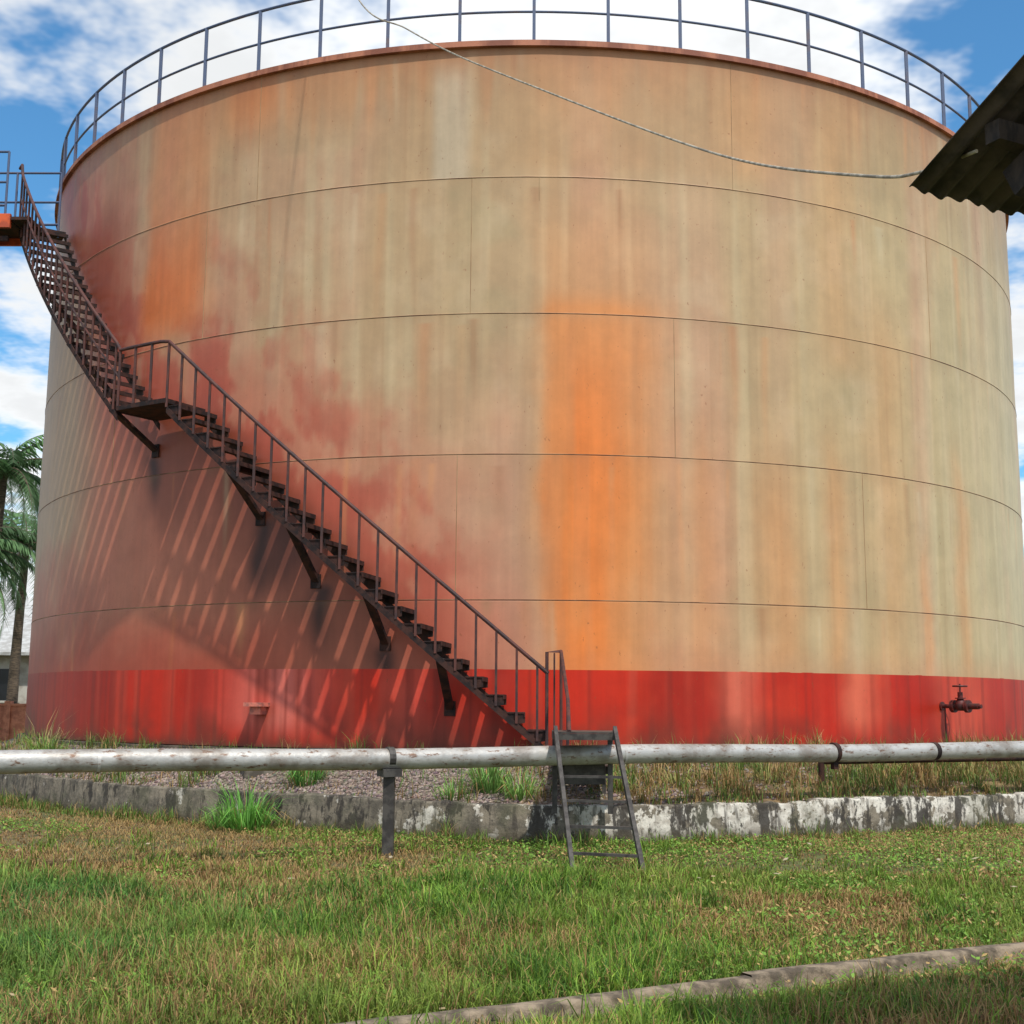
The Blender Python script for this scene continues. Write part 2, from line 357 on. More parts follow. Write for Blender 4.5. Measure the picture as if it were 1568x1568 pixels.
# ---------------- stairs
stair=empty('spiral_staircase'); mt=MB(); ms=MB(); mr=MB()
ri,ro=R+.07,R+.78
def frame(t): return cyl(t,1,0),np.array([math.cos(rad(t)),math.sin(rad(t)),0.])
def zl(t): return .36-.1440*t
T0=1.4; T1=-28.8; zA=zl(T0); zB=4.46
def flight(t0,t1,z0,z1,n):
    dt=(t1-t0)/n; dz=(z1-z0)/n
    for i in range(n):
        t=t0+dt*(i+.5); z=z0+dz*(i+.5)
        a,b_=t-dt*.44,t+dt*.44
        vs=[cyl(a,ri,z-.014),cyl(a,ro,z-.014),cyl(b_,ro,z-.014),cyl(b_,ri,z-.014)]
        mt.hexa(vs+[v+np.array([0,0,.014]) for v in vs])
        vs=[cyl(a,ri,z-.055),cyl(a,ro,z-.055),cyl(a+dt*.05,ro,z-.055),cyl(a+dt*.05,ri,z-.055)]
        mt.hexa(vs+[v+np.array([0,0,.0405]) for v in vs])
        for r_ in (ro-.02,ri+.02):
            n_,_=frame(t)
            mt.plate([cyl(a,r_,z-.015),cyl(b_,r_,z-.015),cyl(b_,r_,z-.035),cyl(a+dt*.3,r_,z-.13),cyl(a,r_,z-.12)],n_*.008)
    for r_ in (ro,ri):
        k=int(n*1.5); hw=.045
        for i in range(k):
            ta=t0+(t1-t0)*i/k; tb=t0+(t1-t0)*(i+1)/k; za=z0+(z1-z0)*i/k-.15; zb=z0+(z1-z0)*(i+1)/k-.15
            ms.hexa([cyl(ta,r_,za-hw),cyl(tb,r_,zb-hw),cyl(tb,r_+.014,zb-hw),cyl(ta,r_+.014,za-hw),cyl(ta,r_,za+hw),cyl(tb,r_,zb+hw),cyl(tb,r_+.014,zb+hw),cyl(ta,r_+.014,za+hw)])
flight(T0,T1,zA,zB,21)
T2=-34.3; T3=-56.0; zT=8.05
flight(T2,T3,zB,zT,19)
def deck(ta,tb,z,th_=.05,r0=ri,r1=ro):
    for i in range(4):
        a=ta+(tb-ta)*i/4;b_=ta+(tb-ta)*(i+1)/4
        vs=[cyl(a,r0,z-th_),cyl(a,r1,z-th_),cyl(b_,r1,z-th_),cyl(b_,r0,z-th_)]
        mt.hexa(vs+[v+np.array([0,0,th_]) for v in vs])
deck(T1,T2,zB,.06,ri,ro+.03)
deck(T3,T3-3.0,zT,.06,ri,ro+.05)
rh=.76
def railpts(t0,t1,z0,z1,h,n=40): return [cyl(t0+(t1-t0)*i/n,ro+.01,z0+(z1-z0)*i/n+h) for i in range(n+1)]
top=railpts(T0,T1,zA,zB,rh)+railpts(T1,T2,zB,zB,rh+.02,6)[1:]+railpts(T2,T3,zB,zT,rh+.05)[1:]+railpts(T3,T3-1.5,zT,zT,1.0,3)[1:]
mr.tube(top,.024,8)
for i in range(22):
    f=(i+.5)/21.5; t=T0+(T1-T0)*min(f,1); z=zA+(zB-zA)*min(f,1); p=cyl(t,ro+.01,z-.12); mr.bar(p,p+np.array([0,0,rh+.12]),.029,.029)
for i in range(1,4):
    t=T1+(T2-T1)*i/3; p=cyl(t,ro+.01,zB-.05); mr.bar(p,p+np.array([0,0,rh+.06]),.03,.03)
for i in range(20):
    f=(i+.5)/19.5; t=T2+(T3-T2)*min(f,1); z=zB+(zT-zB)*min(f,1); p=cyl(t,ro+.01,z-.12); mr.bar(p,p+np.array([0,0,rh+.16]),.026,.026)
mr.tube(railpts(T2,T3,zB,zT,.4),.015,6)
for t,z in ((-6.0,.50),(-11.3,1.29),(-17.4,2.08),(-22.8,2.92),(-35.2,4.0),(-42,4.9),(-49,6.0)):
    zt=(zl(t) if t>T1 else zB+(zT-zB)*(t-T2)/(T3-T2))-.16
    ms.bar(cyl(t,ro-.01,zt),cyl(t,R,z),.095,.05); ms.bar(cyl(t,R,zt),cyl(t,ro,zt),.06,.05)
    n_,tt=frame(t); ms.box(cyl(t,R+.012,z),tt*.07,n_*.01,(0,0,.09))
mt.obj('treads_and_landings',M_steel,stair); ms.obj('stringers_and_brackets',M_steel,stair); mr.obj('handrail',M_rail,stair,smooth=True)
# ---------------- catwalk upper left
cw_=empty('access_catwalk'); mb=MB(); mo=MB(); mbr=MB()
x0=-15.5; y0,y1=-5.9,-5.05
mo.abox(x0,-8.06,y0,y0+.06,zT-.24,zT-.02); mo.abox(x0,-8.06,y1-.06,y1,zT-.24,zT-.02)
mb.abox(x0,-8.06,y0+.062,y1-.062,zT-.13,zT-.09)
mb.abox(-8.05,-7.75,y0,y1,zT-.12,zT-.07)
for k in range(19): mb.abox(x0+.2+k*.37,x0+.25+k*.37,y0+.062,y1-.062,zT-.34,zT-.132)
mb.abox(x0,-8.12,y0+.1,y0+.15,zT-.42,zT-.345)
for y,xe in ((y0+.02,-8.15),(y1-.02,-7.62)):
    for h in (.5,1.0): mbr.tube([(x0,y,zT+h),(xe,y,zT+h)],.02,8)
    mbr.tube([(x0,y,zT+.12),(xe,y,zT+.12)],.02,6)
    x=xe
    while x>x0: mbr.tube([(x,y,zT-.1),(x,y,zT+1.0)],.02,8); x-=.72
mb.obj('deck',M_steel,cw_); mo.obj('beams',M_orange,cw_); mbr.obj('rails',M_blue,cw_,smooth=True)
mb=MB()
for x in (-14.8,-13.8):
    for y in (y0,y1): mb.bar((x,y,GZ),(x,y,zT-.42),.12,.12)
for k in range(5):
    z=GZ+.3+k*1.6
    for y in (y0,y1): mb.bar((-14.8,y,z),(-13.8,y,z+1.5),.06,.06)
mb.obj('trestle',M_steel,cw_)
# ---------------- pipe
pl=empty('pipeline'); mb=MB()
def pp(x,z=.07): return np.array([x,-12.2+.486*x,z])
pts=[pp(x,.07+.010*math.sin(x*1.3)) for x in np.linspace(-12,16,60)]
mb.tube(pts,.095,20)
dr=np.array([.8994,.4371,0])
for x in (-3.55,.95,8.2,-9):
    mb.tube([pp(x)-dr*.012,pp(x)+dr*.012],.100,20)
mb.obj('main_pipe',M_pipe,pl,smooth=True)
mb=MB()
for x in (3.33,): mb.tube([pp(x)-dr*.025,pp(x)+dr*.025],.105,20); mb.box(pp(x)-np.array([0,0,.13]),dr*.03,np.array([-.4371,.8994,0])*.03,(0,0,.05))
for x in (4.6,): mb.tube([pp(x)-dr*.03,pp(x)+dr*.03],.099,20)
off=np.array([-.20,.42,-.12])
mb.tube([pp(x)+off for x in np.linspace(3.5,16,20)],.035,10)
mb.tube([pp(3.5)+off,pp(3.5)+off+np.array([0,0,-.25])],.035,10)
mb.obj('clamps_and_small_pipe',M_steel,pl,smooth=True)
mb=MB()
for x in (-1.25,-8.6):
    p=pp(x); mb.bar((p[0],p[1],GZ-.1),(p[0],p[1],-.10),.10,.10); mb.box((p[0],p[1],-.06),dr*.09,np.array([-.4371,.8994,0])*.09,(0,0,.035)) 
    mb.tube([p-dr*.03,p+dr*.03],.101,16)
for x in (9.5,13):
    p=pp(x); mb.bar((p[0],p[1],-.8),(p[0],p[1],-.02),.10,.10)
mb.obj('support_posts',M_ladder,pl)
# ---------------- stile ladder/platform
ld=empty('access_ladder'); mb=MB(); mr=MB()
PZ=.31
for a,b_ in (((.27,-12.42,PZ+.03),(.385,-14.04,GZ-.02)),((.83,-12.42,PZ+.03),(.945,-14.24,GZ-.02))):
    mb.bar(a,b_,.035,.065)
for f in (.34,.51,.68,.85):
    q0=np.array([.27,-12.42,PZ])*(1-f)+np.array([.385,-14.04,GZ])*f; q1=np.array([.83,-12.42,PZ])*(1-f)+np.array([.945,-14.24,GZ])*f
    mb.bar(q0,q1,.045,.022)
mb.abox(.25,.86,-12.48,-11.72,PZ-.015,PZ)
mb.abox(.25,.30,-12.48,-11.72,PZ-.075,PZ-.017); mb.abox(.81,.86,-12.48,-11.72,PZ-.075,PZ-.017); mb.abox(.30,.81,-12.48,-12.44,PZ-.075,PZ-.017)
for x in (.28,.83): mb.bar((x,-11.76,-.5),(x,-11.76,PZ-.075),.05,.05)
mb.abox(.28,.83,-11.6,-11.0,.10,.12); mb.abox(.28,.83,-10.9,-9.6,-.04,-.02)
mb.abox(.28,.32,-11.7,-9.6,-.12,-.045); mb.abox(.79,.83,-11.7,-9.6,-.12,-.045)
mb.abox(.33,.78,-11.72,-11.70,-.22,-.02)
for x in (.3,.81):
    mb.bar((x,-9.7,-.4),(x,-9.7,-.05),.05,.05); mb.bar((x,-11.05,-.45),(x,-11.05,.10),.04,.04)
e=cyl(T0,ro+.01,zA+rh)
A=cyl(1.35,ro+.01,1.16); B=cyl(2.3,ro+.05,1.17)
mr.tube([e,e+np.array([.0,0,.02])],.02); mr.tube([cyl(T0-.05,ro+.01,-.1),A,B,(.42,-11.4,.62),(.40,-12.45,PZ)],.02,8)
mr.tube([B,(B[0],B[1],-.1)],.018,8); mr.tube([cyl(T0+.45,ro+.03,-.1),cyl(T0+.45,ro+.03,1.15)],.012,6)
mr.tube([(.42,-11.4,.62),(.42,-11.4,.1)],.016,8)
mb.obj('ladder_and_platform',M_ladder,ld); mr.obj('ladder_handrail',M_rail,ld,smooth=True)
# ---------------- retaining wall and berm
wth=np.array([-180,-120,-90,-60,-47.6,-35.9,-14.2,-7.5,1.4,9.9,18.2,31.1,60,100,180]); wr=np.array([10.8,10.6,10.2,9.85,9.83,10.05,10.75,11.2,11.65,11.48,11.12,11.03,10.9,10.8,10.8])
def rw(t): return np.interp(t,wth,wr)
def build_wall():
    m,nt,b=mat_new('mouldy_concrete')
    tc=nt.nodes.new('ShaderNodeTexCoord'); sp=nt.nodes.new('ShaderNodeSeparateXYZ'); nt.links.new(tc.outputs['Object'],sp.inputs[0])
    base=mix(nt,ramp(nt,noise(nt,(1,1,1),5,6,.7),.35,.65),L(130,120,104),L(84,78,68))
    side=ramp(nt,sp.outputs[0],-3.0,2.4,-.10,.065)
    wf=math_(nt,'ADD',noise(nt,(1,1,1.0),3.6,6,.66),side)
    base=mix(nt,ramp(nt,wf,.51,.54),base,mix(nt,ramp(nt,noise(nt,(1,1,1),9,4),.4,.65),L(206,200,188),L(168,160,148)))
    mk=noise(nt,(1,1,.38),4.2,7,.72)
    md=ramp(nt,sp.outputs[0],-7,0,-.03,.01)
    base=mix(nt,ramp(nt,math_(nt,'ADD',mk,md),.51,.56,0,.93),base,L(48,43,38))
    base=mix(nt,ramp(nt,noise(nt,(1,1,.14),12,5,.65),.52,.64,0,.75),base,L(58,52,46))
    base=mix(nt,ramp(nt,noise(nt,(1,1,1),30,3,.65),.58,.66,0,.55),base,L(48,43,38))
    base=mix(nt,ramp(nt,noise(nt,(1,1,1),1.7,3),.52,.66,0,.3),base,L(82,86,58))
    base=mix(nt,ramp(nt,sp.outputs[2],-.80,-.62,.8,0.),base,L(76,68,50))
    nt.links.new(base,b.inputs['Base Color']); b.inputs['Roughness'].default_value=.92
    bump(nt,b,noise(nt,(1,1,1),18,5,.7),.6,.025)
    th=np.arange(-180,180,.35); V=[]
    for t in th:
        r=float(rw(t)); tz=-.43+.03*(float(fbm(t/4,0,41))-.5)*2+.04*(float(fbm(t*2.1,0,43))-.5); wv=.025*(float(vn(t*1.3,3,42))-.5)
        for rr_,z in ((r+wv+.03,GZ-.1),(r+wv,tz-.02),(r+wv-.012,tz),(r-.15,tz+.002),(r-.17,tz-.02),(r-.17,GZ-.1)):
            V.append(cyl(t,rr_,z))
    n=len(th); F=[(i*6+k,((i+1)%n)*6+k,((i+1)%n)*6+k+1,i*6+k+1) for i in range(n) for k in range(5)]
    fastmesh('retaining_wall',np.array(V),F4=F,mat=m)
build_wall()
def berm_z(t,r):
    r1=rw(t)-.1; f=np.clip((r-R)/(r1-R),0,1)
    return -.03-.42*f**1.2+.07*(fbm(t*.25,r*2,51)-.5)*np.sin(np.pi*np.clip(f,0,1))
m,nt,b=mat_new('stones'); at=N(nt,'ShaderNodeAttribute',attribute_name='Col'); nt.links.new(at.outputs['Color'],b.inputs['Base Color']); b.inputs['Roughness'].default_value=.9; stone_m=m
def build_berm():
    m,nt,b=mat_new('gravel_soil')
    tc=nt.nodes.new('ShaderNodeTexCoord'); sp=nt.nodes.new('ShaderNodeSeparateXYZ'); nt.links.new(tc.outputs['Object'],sp.inputs[0])
    v=nt.nodes.new('ShaderNodeTexVoronoi'); v.inputs['Scale'].default_value=28; nt.links.new(tc.outputs['Object'],v.inputs['Vector'])
    vc=nt.nodes.new('ShaderNodeSeparateColor'); nt.links.new(v.outputs['Color'],vc.inputs[0])
    g=mix(nt,vc.outputs[0],L(94,80,74),L(152,134,122))
    soil=mix(nt,ramp(nt,noise(nt,(1,1,1),4),.4,.6),L(134,112,78),L(96,78,56))
    f=ramp(nt,math_(nt,'ADD',sp.outputs[0],math_(nt,'MULTIPLY',noise(nt,(1,1,1),1.5),2.0)),.6,2.6)
    nt.links.new(mix(nt,f,g,soil),b.inputs['Base Color']); b.inputs['Roughness'].default_value=.95
    bump(nt,b,v.outputs['Distance'],.8,.03)
    th=np.arange(-180,180,.5); fr=np.linspace(0,1,16); V=np.array([cyl(t,R+.0+(rw(t)-.1-R)*f,0) for t in th for f in fr])
    for k,(t,f) in enumerate((t,f) for t in th for f in fr): V[k,2]=berm_z(t,R+(rw(t)-.1-R)*f)
    n=len(th);k=len(fr); F=[(i*k+j,i*k+j+1,((i+1)%n)*k+j+1,((i+1)%n)*k+j) for i in range(n) for j in range(k-1)]
    fastmesh('gravel_berm',V,F4=F,mat=m,smooth=True)
    n=18000; t=rng.uniform(-62,30,n); t=np.where(rng.random(n)<SS(-2,14,t)*.8,rng.uniform(-62,-5,n),t); f=rng.random(n); r=R+.05+(rw(t)-.15-R)*f
    z=berm_z(t,r); C=np.stack([r*np.sin(np.radians(t)),-r*np.cos(np.radians(t)),z+.004],-1)
    o=np.array([[1,0,0],[-1,0,0],[0,1,0],[0,-1,0],[0,0,1],[0,0,-1.]])
    s=rng.uniform(.010,.036,(n,1,1))*rng.uniform(.6,1.3,(n,6,1)); a=rng.uniform(0,6.28,n)
    P=o[None]*s; x=P[...,0]*np.cos(a)[:,None]-P[...,1]*np.sin(a)[:,None]; y=P[...,0]*np.sin(a)[:,None]+P[...,1]*np.cos(a)[:,None]
    P=np.stack([x+P[...,2]*.3,y,P[...,2]*.75],-1)+C[:,None]
    fc=np.array([[0,2,4],[2,1,4],[1,3,4],[3,0,4],[2,0,5],[1,2,5],[3,1,5],[0,3,5]])
    F=(fc[None]+(np.arange(n)*6)[:,None,None]).reshape(-1,3)
    cc=s2l((144,128,118))[None]*rng.uniform(.35,1.25,(n,1))+rng.normal(0,.012,(n,3)); cc=np.clip(cc,.02,.6)
    fastmesh('gravel',P.reshape(-1,3),F3=F,col=np.repeat(cc,6,0),mat=stone_m)
build_berm()
mb=MB(); p=cyl(-18.5,9.9,-.2); mb.box(p,np.array([.2,.06,0]),np.array([-.06,.15,0]),(0,0,.14)); mb.obj('concrete_block',simple('block_concrete',L(120,112,100),L(80,74,64),6,.9),bevel=.015)
# ---------------- kerb
KP=np.array([-.76,-19.12]); KD=np.array([.880,.474]); KN=np.array([-.474,.880])
def build_kerb():
    m=simple('kerb_concrete',L(146,130,110),L(80,70,58),9,.92,.35,.65,bs=.7,bd=.012)
    V=[];F=[]
    for a,b_,of in [(-9.,2.10,0.0),(2.13,6.5,.06),(6.53,14,.04)]:
        xs=np.linspace(a,b_,int((b_-a)/.06)); st=len(V)
        for s in xs:
            w=.014*(fbm(s*3,0,61)-.5)*2; zt=GZ+.085+.018*(fbm(s*1.5,2,62)-.5)*2
            for o_,z in ((-.052,GZ-.05),(-.05+w,zt-.014),(-.036+w,zt),(.036+w,zt),(.05+w,zt-.012),(.052,GZ-.05)):
                q=KP+KD*s+KN*(o_+of); V.append((q[0],q[1],z))
        k=len(xs)
        F+=[(st+i*6+j,st+(i+1)*6+j,st+(i+1)*6+j+1,st+i*6+j+1) for i in range(k-1) for j in range(5)]
    fastmesh('concrete_kerb',np.array(V),F4=F,mat=m)
build_kerb()
# ---------------- shed roof upper right
def build_shed():
    sh=empty('shed_roof'); A=np.array([1.32,-20.31,2.365]); e=np.array([.893,.45,0]); s=np.array([.45,-.893,.47])
    nrm=np.cross(e,s); nrm/=np.linalg.norm(nrm); nrm=nrm*(1 if nrm[2]>0 else -1)
    Lx=7.5; pitch=.085; us=np.arange(0,Lx,pitch/8); vs_=np.linspace(0,5.5,24); V=[]
    for v in vs_:
        for u in us: V.append(A+e*u+s*(v+(.03*float(vn(u*7,0,71)) if v==0 else 0))+nrm*.012*math.sin(2*math.pi*u/pitch))
    n=len(us); F=[(j*n+i,j*n+i+1,(j+1)*n+i+1,(j+1)*n+i) for j in range(len(vs_)-1) for i in range(n-1)]
    o=fastmesh('roof_sheet',np.array(V),F4=F,mat=M_corr,parent=sh,smooth=True)
    so_=o.modifiers.new('s','SOLIDIFY'); so_.thickness=.004
    mb=MB()
    for v in (.32,1.6,3.0,4.4):
        mb.bar(A+s*v+e*.06-nrm*.06,A+s*v+e*Lx-nrm*.06,.06,.07)
    for u in (.22,2.4,4.6,6.8):
        mb.bar(A+s*.22+e*u-nrm*.155,A+s*5.4+e*u-nrm*.155,.06,.11)
    for u in (2.4,6.8):
        for v in (.8,5.0):
            p=A+s*v+e*u-nrm*.2; mb.bar((p[0],p[1],GZ),p,.12,.12)
    mb.obj('roof_timbers',M_wood,sh)
build_shed()
def catmull(P,k=14):
    P=[np.array(p,float) for p in P]; P=[2*P[0]-P[1]]+P+[2*P[-1]-P[-2]]; out=[]
    for i in range(1,len(P)-2):
        for j in range(k):
            t=j/k; out.append(.5*((2*P[i])+(-P[i-1]+P[i+1])*t+(2*P[i-1]-5*P[i]+4*P[i+1]-P[i+2])*t*t+(-P[i-1]+3*P[i]-3*P[i+1]+P[i+2])*t**3))
    out.append(P[-2]); return out
mb=MB(); mb.tube(catmull([(1.504,-20.51,2.43),(1.46,-20.05,2.555),(1.394,-19.6,2.735),(1.14,-18.45,3.3),(.816,-17.36,3.95),(.15,-16.15,4.84),(-.594,-14.9,5.80),(-1.1,-14.17,6.45),(-1.625,-13.46,7.14),(-2.85,-8.5,11.25)]),.0068,8); mb.obj('electric_cable',M_cable,smooth=True)
# ---------------- vegetation
def blades(P,h,w,lean,ang,col,tipc=1.3):
    n=len(P); d=np.stack([np.cos(ang),np.sin(ang),np.zeros(n)],-1); a2=ang+rng.uniform(.9,2.2,n); sd_=np.stack([np.cos(a2),np.sin(a2),np.zeros(n)],-1)
    up=np.array([0,0,1.])
    h_=h[:,None];w_=w[:,None];l=lean[:,None]
    v0=P-sd_*w_/2; v1=P+sd_*w_/2
    m_=P+up*h_*.6*np.cos(l*.5)+d*h_*.6*np.sin(l*.5)
    v2=m_-sd_*w_*.42; v3=m_+sd_*w_*.42
    t_=m_+up*h_*.42*np.cos(l*1.5)+d*h_*.42*np.sin(l*1.5)
    V=np.stack([v0,v1,v2,v3,t_],1).reshape(-1,3)
    b=(np.arange(n)*5)[:,None]
    F4=b+np.array([[0,1,3,2]]); F3=b+np.array([[2,3,4]])
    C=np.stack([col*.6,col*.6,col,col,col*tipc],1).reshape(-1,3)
    return V,F3,F4,C
def merge(name,parts,mat):
    Vs=[];F3=[];F4=[];C=[];b=0
    for V,f3,f4,c in parts:
        Vs.append(V);C.append(c); F3.append(f3+b);F4.append(f4+b); b+=len(V)
    return fastmesh(name,np.concatenate(Vs),F3=np.concatenate(F3),F4=np.concatenate(F4),col=np.concatenate(C),mat=mat)
def kq(x,y): return (x-KP[0])*KN[0]+(y-KP[1])*KN[1]
def sample_lawn(n,ymin,ymax,k=.50,mg=.6):
    y=rng.uniform(ymin,ymax,n*2); hw=k*(y+D)+mg; mw=k*(ymax+D)+mg
    x=rng.uniform(-1,1,n*2)*mw; ok=np.abs(x)<hw
    t=np.degrees(np.arctan2(x,-y)); ok&=(np.hypot(x,y)>rw(t)+.03)
    q=kq(x,y); ok&=~((q>-.06)&(q<.11))
    return x[ok],y[ok]
GR=s2l((106,144,52)); LG=s2l((148,176,68)); DG=s2l((58,98,40)); DRY=s2l((192,162,108)); BR=s2l((146,108,72))
def lawn():
    parts=[]
    for (n,y0,y1,hs,ws) in ((92000,-20.0,-16.3,1.,.0056),(72000,-16.3,-13.6,.95,.0075),(62000,-13.6,-6.0,.8,.010)):
        x,y=sample_lawn(n,y0,y1); m_=len(x)
        lush=fbm(x*.55+2,y*.55,81); dry=fbm(x*.8,y*.8,85); fine=vn(x*5,y*5,86); big=fbm(x*1.6,y*1.6,88); clump=SS(.55,.72,fbm(x*2.6,y*2.6,89))
        edge=-14.35+.10*x
        zl_=SS(edge+.5,edge-.5,y+(lush-.5)*2.6)
        rightf=SS(.4,2.4,x)
        lf=np.clip(zl_*(1.25-.8*rightf)+(lush-.5)*1.1+.3*clump,0,1)
        dr_=np.clip(1.0*(1-zl_)*SS(1.2,-1.0,x)+(.40+.35*rightf)*SS(.48,.58,dry)+.6*rightf*SS(.44,.54,big)+.3*SS(-1,1,x)*(1-zl_)+.12,0,1)
        keep=rng.random(m_)>dr_*.35
        h=(.03+.125*lf*(.35+1.2*fine)*hs+.02*rng.random(m_))*rng.uniform(.5,1.3,m_)
        q=kq(x,y); h*=1-.5*np.exp(-((q+.10)/.16)**2)*(q<0)
        w_=np.full(m_,ws)*rng.uniform(.6,1.4,m_)
        mixc=rng.random(m_)[:,None]; c=GR*(1-mixc)+np.where(rng.random((m_,1))<.5,LG,DG)*mixc
        blu=(SS(-.2,-3,x)*zl_)[:,None]; c=c*(1-.4*blu)+s2l((84,138,80))*.4*blu
        yl=SS(.4,.7,fbm(x*.9+9,y*.9,90))[:,None]; c=c*(1-.35*yl)+s2l((168,172,84))*.35*yl
        c=c*(1-.45*clump[:,None])+DG*.45*clump[:,None]
        isd=(rng.random(m_)<dr_*.85)[:,None]; dc=DRY*(1-mixc)+BR*mixc
        c=np.where(isd,dc*rng.uniform(.6,1.15,(m_,1)),c*rng.uniform(.6,1.25,(m_,1)))*(.62+.7*big[:,None])
        P=np.stack([x,y,np.full(m_,GZ-.005)],-1)
        ln=rng.uniform(.2,1.6,m_); an=rng.uniform(0,6.28,m_); s=keep
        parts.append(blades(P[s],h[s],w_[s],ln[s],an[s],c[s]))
    cx_,cy_=sample_lawn(380,-19.5,-11.5); m_=len(cx_); k=16; g=(cx_<1.5)|(rng.random(m_)<.5); cx_=cx_[g];cy_=cy_[g]; m_=len(cx_)
    x=np.repeat(cx_,k)+rng.normal(0,.05,m_*k); y=np.repeat(cy_,k)+rng.normal(0,.05,m_*k)
    hh=np.repeat(rng.uniform(.09,.27,m_),k)*rng.uniform(.5,1.1,m_*k); ok=np.abs(kq(x,y)-.02)>.11; x=x[ok];y=y[ok];hh=hh[ok];n=len(x)
    parts.append(blades(np.stack([x,y,np.full(n,GZ)],-1),hh,rng.uniform(.006,.010,n),rng.uniform(.3,1.4,n),rng.uniform(0,6.28,n),(GR*.6+LG*.4)*rng.uniform(.4,1.2,(n,1))))
    x,y=sample_lawn(34000,-19,-9.5); k=(fbm(x*.8,y*.8,85)+.12*SS(.5,-1.5,x)*SS(-14.8,-13.8,y)+.03>.50)&(rng.random(len(x))<.8); x=x[k];y=y[k];n=len(x)
    parts.append(blades(np.stack([x,y,GZ+rng.uniform(.0,.03,n)],-1),rng.uniform(.05,.14,n),rng.uniform(.004,.009,n),rng.uniform(1.3,1.75,n),rng.uniform(0,6.28,n),(DRY*.8+BR*.2)*rng.uniform(.5,1.15,(n,1)),1.0))
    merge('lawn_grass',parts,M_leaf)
    x,y=sample_lawn(70000,-18.6,-9.0); keep=(fbm(x*1.1,y*1.1,91)+.12*SS(-1,2,x)-.12*SS(-1,-4,x)>.54); x=x[keep];y=y[keep]; n=len(x)
    a=rng.uniform(0,6.28,n); tl=rng.uniform(.1,.7,n); s=rng.uniform(.009,.021,n)
    d=np.stack([np.cos(a),np.sin(a),tl],-1)*s[:,None]; sd_=np.stack([-np.sin(a),np.cos(a),rng.uniform(-.4,.4,n)],-1)*s[:,None]*.6
    P=np.stack([x,y,GZ+rng.uniform(.02,.085,n)],-1)
    V=np.stack([P-d,P+sd_,P+d,P-sd_],1).reshape(-1,3); F=(np.arange(n)*4)[:,None]+np.array([[0,1,2,3]])
    c=s2l((122,160,68))*rng.uniform(.35,1.25,(n,1)); c=np.where(rng.random((n,1))<.14,DRY,c)
    fastmesh('lawn_weeds',V,F4=F,col=np.repeat(c,4,0),mat=M_leaf)
    x,y=sample_lawn(150,-19,-12); n=len(x); a=rng.uniform(0,6.28,n); s=rng.uniform(.015,.04,n)[:,None]
    d=np.stack([np.cos(a),np.sin(a),rng.uniform(-.2,.4,n)],-1)*s; sd_=np.stack([-np.sin(a),np.cos(a),rng.uniform(-.3,.3,n)],-1)*s*.55
    P=np.stack([x,y,GZ+rng.uniform(.05,.10,n)],-1); V=np.stack([P-d,P+sd_,P+d,P-sd_],1).reshape(-1,3); F=(np.arange(n)*4)[:,None]+np.array([[0,1,2,3]])
    c=np.array([s2l(q) for q in ((186,166,130),(120,86,56),(190,176,150),(90,64,46))])[rng.integers(0,4,n)]
    fastmesh('fallen_leaves',V,F4=F,col=np.repeat(c,4,0),mat=M_leaf)
lawn()
def tuft(name,x,y,z,n,h,spread,col,w_=.012):
    r=rng.random(n)**.5*spread; a=rng.uniform(0,6.28,n); P=np.stack([x+r*np.cos(a)*.35,y+r*np.sin(a)*.35,np.full(n,z)],-1)
    hh=h*rng.uniform(.45,1.1,n); c=s2l(col)*rng.uniform(.5,1.35,(n,1)); dd=rng.random((n,1))<.12; c=np.where(dd,DRY*.9,c)
    merge(name,[blades(P,hh,np.full(n,w_)*rng.uniform(.6,1.3,n),rng.uniform(.25,1.5,n),a+rng.normal(0,.4,n),c)],M_leaf)
p=cyl(-15.8,11.05,GZ); tuft('grass_tuft',p[0],p[1],GZ,280,.60,.6,(120,180,80)) 
p=cyl(-17.6,10.95,GZ); tuft('grass_tuft',p[0],p[1],GZ,90,.34,.4,(120,170,80))
for t,r,n,h,cc in ((-14,10.3,170,.46,(120,176,88)),(-23,9.75,110,.36,(124,172,100)),(-2,10.9,240,.50,(130,174,92)),(-.3,11.2,130,.42,(140,184,96)),(-4,11.1,70,.3,(130,170,90)),(-44.5,9.45,150,.45,(130,170,84)),(-47.5,9.4,130,.5,(150,180,94)),(5,10.8,80,.3,(130,160,76)),(9,10.6,70,.34,(150,160,90)),(15,10.4,60,.32,(150,150,90)),(24,10.3,80,.38,(140,156,84)),(31,10.4,80,.42,(160,156,96)),(37,10.4,90,.44,(150,150,90)),(-31,9.6,50,.22,(130,160,90))):
    p=cyl(t,r,float(berm_z(t,r))); tuft('grass_tuft',p[0],p[1],p[2]-.02,n,h,.45,cc)
p=cyl(-45,9.5,0); tuft('grass_tuft',p[0],p[1],float(berm_z(-45.,9.5)),26,.95,.3,(190,176,126),.008)
